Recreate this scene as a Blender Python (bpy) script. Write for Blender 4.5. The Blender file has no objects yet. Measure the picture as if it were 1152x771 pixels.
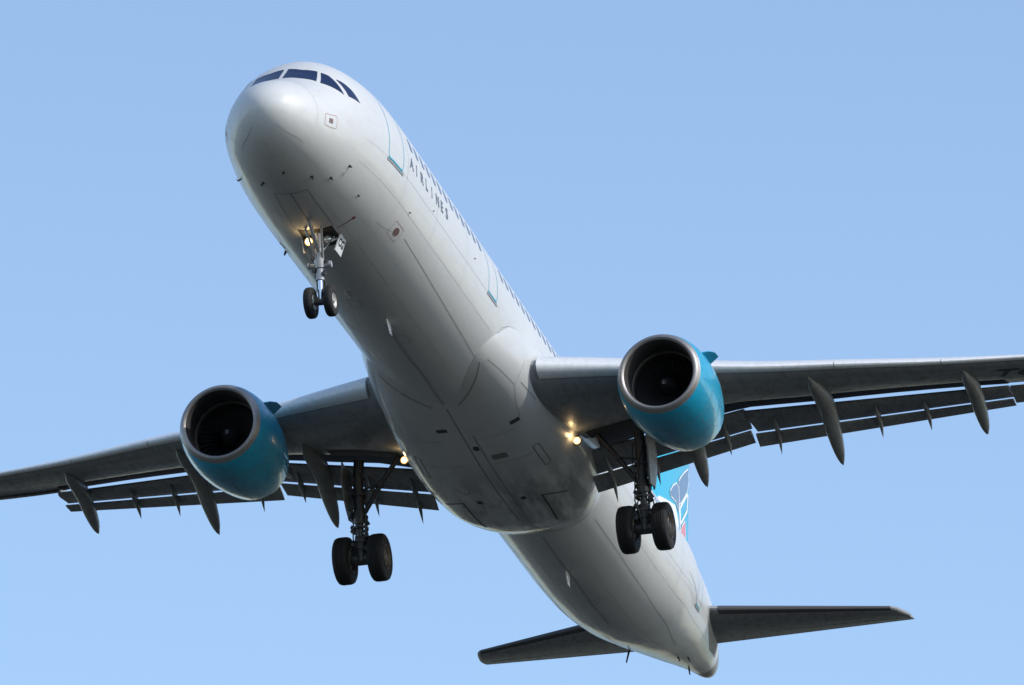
import bpy, bmesh, math, random
from mathutils import Vector, Matrix
R = math.radians
sc = bpy.context.scene
col = sc.collection

# ------------------------------------------------------------------ camera / sky / sun
PITCH = R(3.5)                                   # nose-up attitude on the approach
RY = Matrix.Rotation(PITCH, 3, 'Y')
# camera placed in the aircraft's own frame (x aft, y starboard, z up), then carried into the world
CAM_LOCAL = Vector((-184.8775562, -54.76057052, -86.49885052))
CAM_ROWS = ((0.26003718, -0.96550147, -0.01369562),
            (0.36607035, 0.11169815, -0.92385931),
            (0.8935173, 0.23522421, 0.38248714))
T0 = Vector((0, 0, 1.7)) - RY @ CAM_LOCAL        # photographer stands at the world origin
r0, r1, r2 = (RY @ Vector(v) for v in CAM_ROWS)
cam_d = bpy.data.cameras.new('camera')
cam = bpy.data.objects.new('camera', cam_d)
col.objects.link(cam)
cam_d.sensor_width = 36
cam_d.lens = 9992.48 / 1152 * 36
cam_d.clip_start = 1
cam_d.clip_end = 60000
m3 = Matrix((r0, -r1, -r2)).transposed()
cam.matrix_world = Matrix.Translation((0, 0, 1.7)) @ m3.to_4x4()
sc.camera = cam

SUN_EL, SUN_FWD = R(35), R(12)                   # sun over the port side, about abeam
sun_dir = Vector((-math.sin(SUN_FWD) * math.cos(SUN_EL), -math.cos(SUN_FWD) * math.cos(SUN_EL), math.sin(SUN_EL)))
w = bpy.data.worlds.new('World')
sc.world = w
w.use_nodes = True
nt = w.node_tree
sky = nt.nodes.new('ShaderNodeTexSky')
sky.sky_type = 'NISHITA'
sky.sun_disc = False
sky.sun_elevation = SUN_EL
sky.sun_rotation = math.atan2(sun_dir.x, sun_dir.y)
sky.altitude = 50
sky.air_density = 1.0
sky.dust_density = 0.65
sky.ozone_density = 1.3
bg = nt.nodes['Background']
bg.inputs['Strength'].default_value = 0.15
nt.links.new(sky.outputs[0], bg.inputs[0])

sl = bpy.data.lights.new('sun', 'SUN')
sl.energy = 2.0
sl.angle = R(0.5)
sl.color = (0.94, 0.90, 0.84)
so = bpy.data.objects.new('sun', sl)
col.objects.link(so)
so.rotation_euler = sun_dir.to_track_quat('Z', 'Y').to_euler()
so.location = (0, 0, 300)

sc.view_settings.view_transform = 'Standard'
sc.view_settings.look = 'None'
sc.view_settings.gamma = 1
sc.view_settings.exposure = 0.61
sc.render.resolution_x, sc.render.resolution_y = 1024, 685

# ------------------------------------------------------------------ materials
def mat(name, base, rough=.4, metal=0., coat=0., coat_rough=.05, noise=None, emis=None, estr=0, spec=.5):
    m = bpy.data.materials.new(name)
    m.use_nodes = True
    t = m.node_tree
    b = t.nodes['Principled BSDF']
    b.inputs['Base Color'].default_value = (*base, 1)
    b.inputs['Roughness'].default_value = rough
    b.inputs['Metallic'].default_value = metal
    b.inputs['Coat Weight'].default_value = coat
    b.inputs['Coat Roughness'].default_value = coat_rough
    b.inputs['Specular IOR Level'].default_value = spec
    if emis:
        b.inputs['Emission Color'].default_value = (*emis, 1)
        b.inputs['Emission Strength'].default_value = estr
    if noise:
        # streaky grime: (scale, stretch along x, dark colour, amount, low, high)
        sca, stx, dark, amt, lo, hi = noise
        tc = t.nodes.new('ShaderNodeTexCoord')
        mp = t.nodes.new('ShaderNodeMapping')
        mp.inputs['Scale'].default_value = (sca * stx, sca, sca)
        n = t.nodes.new('ShaderNodeTexNoise')
        n.inputs['Detail'].default_value = 6
        n.inputs['Roughness'].default_value = .6
        r = t.nodes.new('ShaderNodeMapRange')
        r.inputs['From Min'].default_value = lo
        r.inputs['From Max'].default_value = hi
        r.inputs['To Max'].default_value = amt
        x = t.nodes.new('ShaderNodeMix')
        x.data_type = 'RGBA'
        x.inputs['A'].default_value = (*base, 1)
        x.inputs['B'].default_value = (*dark, 1)
        L = t.links.new
        L(tc.outputs['Object'], mp.inputs[0]); L(mp.outputs[0], n.inputs['Vector'])
        L(n.outputs['Fac'], r.inputs['Value']); L(r.outputs[0], x.inputs['Factor'])
        L(x.outputs['Result'], b.inputs['Base Color'])
        rr = t.nodes.new('ShaderNodeMapRange')
        rr.inputs['From Min'].default_value = lo
        rr.inputs['From Max'].default_value = hi
        rr.inputs['To Min'].default_value = rough
        rr.inputs['To Max'].default_value = min(1, rough + .15)
        L(n.outputs['Fac'], rr.inputs['Value']); L(rr.outputs[0], b.inputs['Roughness'])
    return m

M = {}
M['white'] = mat('white_paint', (.585, .585, .575), .46, coat=.30, coat_rough=.09, noise=(1.1, .22, (.46, .45, .43), .3, .45, .75))
M['fairing'] = mat('fairing_paint', (.585, .583, .57), .42, coat=.45, coat_rough=.12, noise=(.7, .5, (.40, .39, .37), .3, .45, .8))
def add_belly_soot(m):
    """soot streaks blown aft over the rear of the belly fairing (object x runs aft)"""
    t = m.node_tree; L = t.links.new; N = t.nodes.new
    b = t.nodes['Principled BSDF']
    src = b.inputs['Base Color'].links[0].from_socket
    tc = N('ShaderNodeTexCoord'); sp = N('ShaderNodeSeparateXYZ'); L(tc.outputs['Object'], sp.inputs[0])
    def mr(v, a, c):
        n = N('ShaderNodeMapRange'); n.interpolation_type = 'SMOOTHSTEP'
        n.inputs['From Min'].default_value = a; n.inputs['From Max'].default_value = c
        L(v, n.inputs['Value']); return n.outputs[0]
    mx = mr(sp.outputs['X'], 18.8, 22.5); mz = mr(sp.outputs['Z'], -1.2, -1.9)
    mp = N('ShaderNodeMapping'); mp.inputs['Scale'].default_value = (.35, 1.5, 1.5); L(tc.outputs['Object'], mp.inputs[0])
    nz = N('ShaderNodeTexNoise'); nz.inputs['Detail'].default_value = 7; nz.inputs['Roughness'].default_value = .62; nz.inputs['Scale'].default_value = 1.3
    L(mp.outputs[0], nz.inputs['Vector'])
    mn = mr(nz.outputs['Fac'], .36, .60)
    def mul(a, c):
        n = N('ShaderNodeMath'); n.operation = 'MULTIPLY'
        L(a, n.inputs[0])
        if isinstance(c, float): n.inputs[1].default_value = c
        else: L(c, n.inputs[1])
        return n.outputs[0]
    f = mul(mul(mul(mx, mz), mn), .8)
    x = N('ShaderNodeMix'); x.data_type = 'RGBA'
    L(f, x.inputs['Factor']); L(src, x.inputs['A']); x.inputs['B'].default_value = (.14, .135, .125, 1)
    L(x.outputs['Result'], b.inputs['Base Color'])
add_belly_soot(M['fairing'])
M['soot'] = mat('sooty_belly_stain', (.20, .19, .17), .6)
M['vent'] = mat('dark_vent_opening', (.055, .055, .055), .7)
M['lap'] = mat('skin_lap_joint', (.535, .535, .525), .45)
M['keel'] = mat('faint_keel_dirt', (.40, .395, .38), .5, coat=.2)
M['scuff'] = mat('scuff_plate', (.26, .27, .28), .5)
M['seam'] = mat('panel_seam', (.22, .22, .215), .7)
M['softseam'] = mat('faint_panel_seam', (.34, .34, .33), .7)
M['glass'] = mat('cockpit_glass', (.006, .013, .055), .07, spec=.45)
M['cabinglass'] = mat('cabin_glass', (.13, .16, .22), .1, spec=.7)
M['wing'] = mat('wing_grey_paint', (.25, .26, .27), .42, coat=.25, coat_rough=.15, noise=(1.2, .4, (.11, .11, .115), .6, .45, .75))
M['slat'] = mat('slat_pale_metal', (.66, .67, .68), .46, metal=.1, coat=.2, noise=(1.5, 1, (.42, .42, .42), .5, .45, .75))
M['flap'] = mat('flap_grey_paint', (.26, .265, .27), .5, noise=(1.6, .5, (.09, .09, .09), .6, .45, .75))
M['canoe'] = mat('fairing_grey_paint', (.22, .22, .21), .45, coat=.2, coat_rough=.2, noise=(2, .4, (.12, .11, .10), .6, .45, .75))
M['cove'] = mat('cove_dark', (.05, .05, .055), .7)
M['cyan'] = mat('cyan_engine_paint', (.002, .31, .49), .38, coat=.5, coat_rough=.10, noise=(2.0, .4, (.006, .13, .24), .5, .48, .78))
M['cyanfin'] = mat('cyan_fin_paint', (.01, .42, .60), .35, coat=.5)
M['cyantrim'] = mat('cyan_trim', (.02, .36, .50), .4)
M['lip'] = mat('inlet_lip_metal', (.30, .285, .28), .42, metal=.7, noise=(3, 1, (.3, .28, .26), .6, .45, .75))
M['ductring'] = mat('fan_case_ring', (.20, .19, .185), .45)
M['duct'] = mat('inlet_duct_grey', (.055, .052, .053), .5)
M['fan'] = mat('fan_titanium', (.05, .05, .055), .42, metal=.6)
M['spinner'] = mat('spinner_black', (.015, .015, .017), .4)
M['spiral'] = mat('spinner_mark_grey', (.30, .30, .30), .5)
M['whitemark'] = mat('white_marking', (.75, .75, .75), .5)
M['core'] = mat('core_cowl_metal', (.33, .31, .30), .42, metal=.6)
M['steel'] = mat('strut_grey_paint', (.38, .38, .39), .35, metal=.2, coat=.3)
M['darksteel'] = mat('strut_dark_metal', (.065, .065, .07), .45, metal=.3)
M['chrome'] = mat('oleo_chrome', (.75, .75, .76), .12, metal=1)
M['rubber'] = mat('tyre_rubber', (.009, .009, .010), .8)
M['rim'] = mat('wheel_rim', (.42, .41, .38), .45, metal=.4)
M['brownrim'] = mat('brake_dusted_rim', (.13, .11, .09), .55, metal=.3)
M['black'] = mat('black_marking', (.012, .012, .014), .5)
M['letter'] = mat('slate_lettering', (.10, .12, .16), .45)
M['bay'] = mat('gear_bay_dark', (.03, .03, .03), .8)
M['red'] = mat('red_marking', (.22, .05, .05), .55)
M['pink'] = mat('red_outline_faded', (.42, .27, .25), .5)
M['brown'] = mat('static_plate', (.17, .11, .10), .5)
M['slate'] = mat('slate_blue_paint', (.14, .22, .34), .4, coat=.3)
M['coral'] = mat('coral_paint', (.75, .20, .22), .4, coat=.3)
M['lamp'] = mat('lit_lamp_lens', (1, .9, .7), .3, emis=(1, .76, .38), estr=1.35)
M['lampring'] = mat('lit_lamp_reflector', (.6, .4, .2), .3, emis=(1, .50, .14), estr=.55)
M['lampglass'] = mat('unlit_lamp_lens', (.55, .57, .55), .1, metal=.6)

# ------------------------------------------------------------------ mesh builder
class MB:
    def __init__(s):
        s.v = []; s.f = []; s.m = []
    def add(s, verts, faces, m=0):
        o = len(s.v)
        s.v += [tuple(v) for v in verts]
        for f in faces:
            s.f.append([i + o for i in f]); s.m.append(m)
    def grid(s, rows, cu=False, cv=False, m=0, caps=False):
        n, k = len(rows), len(rows[0])
        v = [p for r in rows for p in r]
        f = []
        for i in range(n if cu else n - 1):
            for j in range(k if cv else k - 1):
                a, b = i, (i + 1) % n
                c, d = j, (j + 1) % k
                f.append((a * k + c, a * k + d, b * k + d, b * k + c))
        if caps:
            f.append(tuple(range(k))); f.append(tuple((n - 1) * k + j for j in range(k)))
        s.add(v, f, m)
    def tube(s, path, rad, n=14, m=0, caps=True):
        path = [Vector(p) for p in path]
        if not hasattr(rad, '__len__'):
            rad = [rad] * len(path)
        rows = []
        ref = None
        for i, p in enumerate(path):
            d = (path[min(i + 1, len(path) - 1)] - path[max(i - 1, 0)])
            if d.length < 1e-9:
                d = Vector((0, 0, 1))
            d.normalize()
            if ref is None:
                ref = Vector((1, 0, 0)) if abs(d.x) < .9 else Vector((0, 1, 0))
            a = (ref - d * ref.dot(d)).normalized()
            ref = a
            b = d.cross(a)
            rows.append([p + (a * math.cos(q) + b * math.sin(q)) * rad[i] for q in (2 * math.pi * j / n for j in range(n))])
        s.grid(rows, cv=True, m=m, caps=caps)
    def lathe(s, o, axis, prof, n=32, m=0, caps=False, mlist=None):
        """prof: (distance along axis, radius); mlist gives a material per ring band"""
        o = Vector(o); d = Vector(axis).normalized()
        a = Vector((0, 0, 1)) if abs(d.z) < .9 else Vector((1, 0, 0))
        a = (a - d * a.dot(d)).normalized(); b = d.cross(a)
        rows = [[o + d * t + (a * math.cos(q) + b * math.sin(q)) * r for q in (2 * math.pi * j / n for j in range(n))] for t, r in prof]
        if mlist is None:
            s.grid(rows, cv=True, m=m, caps=caps)
        else:
            for i in range(len(rows) - 1):
                s.grid(rows[i:i + 2], cv=True, m=mlist[i])
    def box(s, c, size, m=0, rot=None, bev=0):
        c = Vector(c); hx, hy, hz = (q / 2 for q in size)
        v = [Vector((x, y, z)) for x in (-hx, hx) for y in (-hy, hy) for z in (-hz, hz)]
        if rot is not None:
            v = [rot @ p for p in v]
        s.add([c + p for p in v], [(0, 1, 3, 2), (4, 6, 7, 5), (0, 4, 5, 1), (2, 3, 7, 6), (0, 2, 6, 4), (1, 5, 7, 3)], m)
    def mirror_y(s):
        s.v = [(x, -y, z) for x, y, z in s.v]
        return s
    def build(s, name, mats, parent=None, ang=35, weld=True):
        me = bpy.data.meshes.new(name)
        me.from_pydata(s.v, [], s.f)
        if not isinstance(mats, (list, tuple)):
            mats = [mats]
        for q in mats:
            me.materials.append(q)
        me.polygons.foreach_set('material_index', s.m)
        bm = bmesh.new(); bm.from_mesh(me)
        if weld:
            bmesh.ops.remove_doubles(bm, verts=bm.verts, dist=1e-5)
        bmesh.ops.recalc_face_normals(bm, faces=bm.faces)
        lim = R(ang)
        for e in bm.edges:
            e.smooth = not (len(e.link_faces) == 2 and e.calc_face_angle(0) > lim)
        for f in bm.faces:
            f.smooth = True
        bm.to_mesh(me); bm.free()
        o = bpy.data.objects.new(name, me)
        col.objects.link(o)
        if parent:
            o.parent = parent
        return o

def pchip(xs, ys):
    h = [b - a for a, b in zip(xs, xs[1:])]
    d = [(b - a) / q for a, b, q in zip(ys, ys[1:], h)]
    n = len(xs); mm = [0] * n
    for i in range(1, n - 1):
        if d[i - 1] * d[i] > 0:
            w1 = 2 * h[i] + h[i - 1]; w2 = h[i] + 2 * h[i - 1]
            mm[i] = (w1 + w2) / (w1 / d[i - 1] + w2 / d[i])
    mm[0] = d[0]; mm[-1] = d[-1]
    def f(x):
        x = min(max(x, xs[0]), xs[-1])
        i = 0
        while i < n - 2 and x >= xs[i + 1]:
            i += 1
        t = (x - xs[i]) / h[i]; t2 = t * t; t3 = t2 * t
        return (2 * t3 - 3 * t2 + 1) * ys[i] + (t3 - 2 * t2 + t) * h[i] * mm[i] + (-2 * t3 + 3 * t2) * ys[i + 1] + (t3 - t2) * h[i] * mm[i + 1]
    return f

# ------------------------------------------------------------------ ground
g = MB()
rings = [0, 60, 150, 400, 1000, 3000, 8000, 20000, 45000]
rows = [[Vector((math.cos(a) * r, math.sin(a) * r, 0)) for a in (2 * math.pi * j / 96 for j in range(96))] for r in rings[1:]]
g.grid(rows, cv=True)
g.add(rows[0], [tuple(range(96))])
gm = mat('airfield_grass', (.039, .042, .038), .9, noise=(.02, 1, (.060, .062, .057), 1, .35, .65), spec=.1)
ground = g.build('ground', gm)
ground['kind'] = 'structure'
ground['label'] = 'wide flat airfield grass stretching to the horizon'

# ------------------------------------------------------------------ aircraft root
BASE = Vector((21.97, 0, -4.18))                 # point below the main gear
plane = bpy.data.objects.new('airliner', None)
col.objects.link(plane)
plane.empty_display_size = 2
plane.rotation_euler = (0, PITCH, 0)
plane.location = T0 + RY @ BASE
plane['label'] = 'white twin-engined jet airliner with cyan engines and fin, landing gear down, flying overhead'
plane['category'] = 'airliner'

def part(mb, name, mats, parent=None, ang=35, label=None, weld=True):
    """parent None: a part of the aircraft; else a sub-part of that part"""
    o = mb.build(name, mats, parent or plane, ang, weld)
    if parent is None:
        o.location = -BASE
    if label:
        o['label'] = label
    return o

# ------------------------------------------------------------------ fuselage surface
ZO = .2
ST = [(0, -.62, -.62, 0), (.06, -.37, -.87, .27), (.25, -.10, -1.15, .56), (.6, .16, -1.42, .86), (1.0, .36, -1.60, 1.09), (1.5, .57, -1.76, 1.31),
      (2.0, .97, -1.87, 1.48), (2.5, 1.42, -1.94, 1.62), (3.0, 1.70, -1.99, 1.73), (4.0, 1.96, -2.045, 1.87), (5.0, 2.09, -2.065, 1.955), (6.4, 2.13, -2.07, 1.995),
      (12, 2.12, -2.07, 1.995), (16, 2.09, -2.07, 1.985), (25, 2.07, -2.07, 1.975), (31.0, 2.07, -2.07, 1.975), (33.0, 2.07, -1.98, 1.965), (35, 2.06, -1.70, 1.90), (37, 2.04, -1.27, 1.64),
      (39, 1.99, -.77, 1.38), (41, 1.88, -.27, 1.05), (42.5, 1.75, .10, .75), (43.7, 1.56, .36, .47), (44.3, 1.42, .47, .33), (44.51, 1.27, .56, .25)]
_s = [math.sqrt(q[0]) for q in ST]
_ft = pchip(_s, [q[1] + ZO for q in ST]); _fb = pchip(_s, [q[2] + ZO for q in ST]); _fw = pchip(_s, [q[3] for q in ST])
def sec(x):
    q = math.sqrt(max(x, 0)); t, b = _ft(q), _fb(q)
    return (t + b) / 2, (t - b) / 2, _fw(q)
def S(x, th, off=0.):
    """point on the fuselage: station x, angle th in degrees from the crown, positive to port"""
    a = R(th); zc, h, ww = sec(x)
    p = Vector((x, -ww * math.sin(a), zc + h * math.cos(a)))
    if off:
        e = .02
        n = Vector((0, -math.sin(a) / max(ww, .05), math.cos(a) / max(h, .05))).normalized()
        z2, h2, w2 = sec(x + e)
        q = Vector((x + e, -w2 * math.sin(a), z2 + h2 * math.cos(a)))
        t = (q - p).normalized()
        n = (n - t * n.dot(t)).normalized()
        p = p + n * off
    return p
def th_at(x, z):
    zc, h, ww = sec(x)
    return math.degrees(math.acos(max(-1, min(1, (z - zc) / h))))

# belly fairing surface
FS = [(14.0, 1.60, -1.55), (15, 1.84, -1.72), (16, 2.0, -1.84), (17, 2.13, -1.97), (18.3, 2.26, -2.13), (20, 2.38, -2.31), (22.0, 2.45, -2.40), (23.4, 2.37, -2.39),
      (24.4, 2.17, -2.25), (25.2, 1.93, -2.04), (25.8, 1.70, -1.83), (26.4, 1.42, -1.58)]
_gw = pchip([q[0] for q in FS], [q[1] for q in FS]); _gb = pchip([q[0] for q in FS], [q[2] for q in FS])
FN, FZ = 2.7, -.25
def FR(x, a, off=0.):
    """belly fairing: a = 0 starboard side, 90 keel, 180 port side"""
    q = R(a); c, s = math.cos(q), math.sin(q)
    gw, gb = _gw(x), _gb(x)
    p = Vector((x, gw * math.copysign(abs(c) ** (2 / FN), c), FZ + (gb - FZ) * abs(s) ** (2 / FN)))
    if off:
        n = Vector((0, math.copysign((abs(p.y) / gw) ** (FN - 1), p.y) / gw, (abs(p.z - FZ) / abs(gb - FZ)) ** (FN - 1) / (gb - FZ)))
        p = p + n.normalized() * off
    return p

def patch(mb, surf, poly, m=0, off=.006, rings=4, sub=6):
    """polygon in surface parameters -> slightly raised patch with a skirt"""
    b = []
    for (a0, b0), (a1, b1) in zip(poly, poly[1:] + poly[:1]):
        for i in range(sub):
            t = i / sub
            b.append((a0 + (a1 - a0) * t, b0 + (b1 - b0) * t))
    cx = sum(q[0] for q in b) / len(b); cy = sum(q[1] for q in b) / len(b)
    rows = []
    for r in range(1, rings + 1):
        k = r / rings
        rows.append([surf(cx + (p - cx) * k, cy + (q - cy) * k, off) for p, q in b])
    rows.append([surf(p, q, -.012) for p, q in b])
    mb.grid(rows, cv=True, m=m)
    mb.add(rows[0], [tuple(range(len(b)))], m)
def rrect(x0, x1, y0, y1, rx, ry, n=5):
    o = []
    for cx, cy, a0 in ((x1 - rx, y1 - ry, 0), (x0 + rx, y1 - ry, 90), (x0 + rx, y0 + ry, 180), (x1 - rx, y0 + ry, 270)):
        for i in range(n):
            a = R(a0 + 90 * i / (n - 1)); o.append((cx + rx * math.cos(a), cy + ry * math.sin(a)))
    return o
def ribbon(mb, surf, path, wid, m=0, off=.004, closed=False, sub=8):
    """thin line on a surface; path in surface parameters, width in metres"""
    pts = []
    segs = list(zip(path, path[1:] + path[:1])) if closed else list(zip(path, path[1:]))
    for (a0, b0), (a1, b1) in segs:
        for i in range(sub):
            t = i / sub
            pts.append((a0 + (a1 - a0) * t, b0 + (b1 - b0) * t))
    if not closed:
        pts.append(path[-1])
    L, Rr = [], []
    n = len(pts)
    for i in range(n):
        p0 = surf(*pts[(i - 1) % n if closed else max(i - 1, 0)], off)
        p1 = surf(*pts[(i + 1) % n if closed else min(i + 1, n - 1)], off)
        p = surf(*pts[i], off); up = surf(*pts[i], off + .05) - p
        d = (p1 - p0)
        sd = d.cross(up)
        if sd.length < 1e-9:
            sd = Vector((1, 0, 0))
        sd.normalize()
        L.append(p + sd * wid / 2); Rr.append(p - sd * wid / 2)
    mb.grid([L, Rr], cv=closed, m=m)

# text -> triangles, through the built-in font
def glyphs(txt, size, bold=0):
    cu = bpy.data.curves.new('glyph', 'FONT')
    cu.body = txt; cu.size = size; cu.resolution_u = 4; cu.offset = bold
    o = bpy.data.objects.new('glyph', cu); col.objects.link(o)
    dg = bpy.context.evaluated_depsgraph_get(); dg.update()
    me = o.evaluated_get(dg).to_mesh()
    v = [q.co.copy() for q in me.vertices]; f = [tuple(p.vertices) for p in me.polygons]
    bpy.data.objects.remove(o); bpy.data.curves.remove(cu)
    return v, f
def put_text(mb, txt, size, fn, m=0, bold=0):
    v, f = glyphs(txt, size, bold)
    mb.add([fn(q.x, q.y) for q in v], f, m)

# ------------------------------------------------------------------ fuselage
xs = [(i / 40) ** 2 * 6.4 for i in range(41)] + [6.4 + (31 - 6.4) * i / 40 for i in range(1, 41)] + [31 + 13.51 * i / 60 for i in range(1, 61)]
fu = MB()
rows = [[S(max(x, 1e-6), 360 * j / 112) for j in range(112)] for x in xs]
fu.grid(rows, cv=True, m=0)
# unpainted heat-stained metal round the tail exhaust
fu.grid([[S(x, 360 * j / 112, .004) for j in range(112)] for x in (43.55, 43.8, 44.1, 44.4, 44.5)], cv=True, m=2)
# tail end: exhaust ring and dark hole of the auxiliary power unit
end = rows[-1]
c = sum(end, Vector()) / len(end)
fu.grid([end, [c + (p - c) * .78 for p in end], [c + (p - c) * .74 + Vector((-.25, 0, 0)) for p in end]], cv=True, m=2)
fu.add([c + (p - c) * .74 + Vector((-.25, 0, 0)) for p in end], [tuple(range(len(end)))], 2)
# longitudinal and ring seams
for sg in (1, -1):
    ribbon(fu, S, [(x, sg * th_at(x, -1.17 - .03 * (x - 7.4))) for x in (7.3, 9, 11, 13, 14.8)], .014, 1)
    ribbon(fu, S, [(x, sg * q) for x, q in ((26.4, 138), (29, 138.5), (32, 140), (35, 145), (37.8, 154))], .014, 1)
    for x in (5.95, 8.6, 11.4, 28.2, 31.0, 36.0, 39.2):
        ribbon(fu, S, [(x, sg * q) for q in range(40, 181, 10)], .013, 6, off=.003)
    for a in (101, 119, 160):
        ribbon(fu, S, [(x, sg * a) for x in (3.2, 5, 7, 9, 11, 13, 14.6)], .012, 6, off=.003)
        ribbon(fu, S, [(x, sg * (a + (x - 27) * .5)) for x in (27, 29, 31, 33, 35, 37, 39, 41)], .012, 6, off=.003)
    ribbon(fu, S, [(6.5, sg * 136), (5.9, sg * 140), (5.6, sg * 140)], .014, 3)
    ribbon(fu, S, [(34.6, sg * 98), (35.8, sg * 104), (36.6, sg * 112)], .02, 3)
ribbon(fu, S, [(14.80, 122), (14.96, 114.1), (15.07, 109.3), (15.43, 104.1), (15.82, 101.0), (16.27, 100.0), (16.81, 99.8), (17.51, 100.1), (18.19, 100.0)], .022, 3)
ribbon(fu, S, [(14.80, -122), (14.96, -114.1), (15.07, -109.3), (15.43, -104.1), (15.82, -101.0), (16.27, -100.0), (16.81, -99.8), (17.51, -100.1), (18.19, -100.0)], .022, 3)
for x, a0, a1 in ((1.05, -180, 180), (33.6, -180, 180), (41.6, -180, 180)):
    ribbon(fu, S, [(x, a0 + (a1 - a0) * i / 24) for i in range(25)], .013, 6, off=.003)
for sg in (1, -1):
    ribbon(fu, S, [(.30, sg * 150), (.86, sg * 137), (1.02, sg * 137)], .012, 3)
    ribbon(fu, S, [(2.55, sg * 165.5), (4.6, sg * 166)], .016, 1)
ribbon(fu, S, [(2.55, 180), (4.5, 180)], .02, 1)
ribbon(fu, S, [(2.55, 165.5), (2.55, 194.5)], .02, 1)
for sg in (1, -1):
    patch(fu, S, [(x, sg * th_at(x, z)) for x, z in ((38.5, .60), (40.5, .80), (42.6, 1.0), (42.9, .72), (41.5, .42), (40, .34), (38.8, .40))], 3, off=.006, rings=3)
# rounded keel strip with drips of dirt on the centre line
ribbon(fu, S, [(x, 180 + .6 * math.sin(x * 2.1)) for x in (10.8, 11.6, 12.4, 13.2, 14, 14.8, 15.6, 16.3)], .07, 5)
ribbon(fu, S, [(x, 180 + .4 * math.sin(x * 2.1)) for x in (26.0, 27, 28, 29, 31, 33)], .06, 5)
# access panels seen under the nose and belly
for x, a in ((9.1, 186), (11.6, 171), (30.4, 171), (34.5, 186)):
    ribbon(fu, S, rrect(x, x + .5, a, a + 9, .06, 1.2), .012, 3, closed=True, sub=2)
fuselage = part(fu, 'fuselage', [M['white'], M['seam'], M['core'], M['softseam'], M['soot'], M['keel'], M['lap']], weld=False)

for sg in (1, -1):
    for poly in ([(1.68, 2.0), (2.20, 2.0), (2.17, 15), (2.27, 29), (1.86, 36), (1.735, 20)],
                 [(1.885, 40.5), (2.285, 32.4), (2.34, 39.7), (2.29, 64.5)],
                 [(2.42, 47.3), (2.54, 51.6), (2.72, 61), (2.88, 73.5), (2.45, 67.5)]):
        mb = MB(); sh = .7 if sg < 0 and poly[0][0] > 1.8 else 0
        patch(mb, S, [(x + sh, sg * a) for x, a in poly], off=.008, rings=6, sub=8)
        part(mb, 'cockpit_window', M['glass'], fuselage)
    for i in range(50):
        x = 6.40 + .5335 * i
        if 13.05 < x < 14.55 or 24.9 < x < 26.2:
            continue
        mb = MB()
        a0, a1 = th_at(x, 1.05), th_at(x, .70)
        patch(mb, S, [(p, sg * q) for p, q in rrect(x - .125, x + .125, a0, a1, .08, 3)], off=.005, rings=2, sub=1)
        part(mb, 'cabin_window', M['cabinglass'], fuselage)
    # doors: outline, cyan sill, grey scuff plate below
    for x0, x1, zb, zt in ((4.50, 5.58, -.16, 1.75), (13.40, 14.22, -.13, 1.55), (24.95, 25.75, -.13, 1.55), (36.35, 37.25, -.05, 1.75)):
        mb = MB()
        xm = (x0 + x1) / 2
        a0, a1 = th_at(xm, zt), th_at(xm, zb)
        ribbon(mb, S, [(p, sg * q) for p, q in rrect(x0, x1, a0, a1, .12, 4)], .028, 0, closed=True, sub=14)
        d = part(mb, 'cabin_door', [M['cyantrim']], fuselage, weld=False)
        patch(mb2 := MB(), S, [(x0 + .02, sg * a1), (x0 + .02, sg * (a1 + .8)), (x1 - .02, sg * (a1 + .8)), (x1 - .02, sg * a1)], 0, off=.012, rings=1, sub=4)
        patch(mb2, S, [(x0 - .04, sg * (a1 + 1.3)), (x0 - .04, sg * (a1 + 2.9)), (x1 + .05, sg * (a1 + 2.9)), (x1 + .05, sg * (a1 + 1.3))], 1, off=.012, rings=1, sub=4)
        # kept at sub-part depth: the sill belongs to the fuselage beside its door
        part(mb2, 'door_sill', [M['cyantrim'], M['scuff']], fuselage)
    # static-port plate with its faded red frame, and the oval outflow plate
    mb = MB()
    ribbon(mb, S, [(p, sg * q) for p, q in rrect(1.30, 1.74, 85.5, 101, .06, 2.2)], .018, 0, closed=True, sub=2)
    patch(mb, S, [(p, sg * q) for p, q in rrect(1.44, 1.58, 90, 96, .02, .6)], 1, rings=1, sub=1)
    part(mb, 'static_port', [M['pink'], M['brown']], fuselage, weld=False)
    mb = MB()
    ribbon(mb, S, [(p, sg * q) for p, q in rrect(6.35, 7.0, 128.5, 139, .03, .8)], .014, 0, closed=True, sub=2)
    patch(mb, S, [(6.72 + .16 * math.cos(R(k)), sg * (133.6 + 3.0 * math.sin(R(k)))) for k in range(0, 360, 20)], 1, rings=1, sub=1)
    part(mb, 'outflow_plate', [M['pink'], M['brown']], fuselage, weld=False)
    # pitot probes and vanes
    for x, a, k in ([(2.89, 127.2, .8), (2.63, 144.0, .8), (2.15, 155.2, .9), (1.63, 176.3, .7), (4.04, 138.2, .6), (6.77, 117.2, .45), (8.25, 99, .4), (12.0, 92, .4)] if sg > 0 else [(2.89, 127.2, .8), (2.12, 158.0, .9)]):
        mb = MB()
        p0, p1 = S(x, sg * a, -.01), S(x, sg * a, .09 * k)
        mb.tube([p0, p1, p1 + Vector((-.12 * k, 0, 0))], [.026 * k, .022 * k, .014 * k], 8)
        mb.lathe(p0, p1 - p0, [(0, .05 * k), (.016, .045 * k), (.018, 0.0)], 12)
        part(mb, 'pitot_probe', M['black'], fuselage)
# port-side red limit mark by the nose gear
mb = MB()
ribbon(mb, S, [(4.72, 152.5), (4.78, 165.0)], .03, 0)
patch(mb, S, [(4.72 + .06 * math.cos(R(k)), 151 + 1.6 * math.sin(R(k))) for k in range(0, 360, 30)], 0, rings=1, sub=1)
part(mb, 'towing_mark', M['red'], fuselage)
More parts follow.
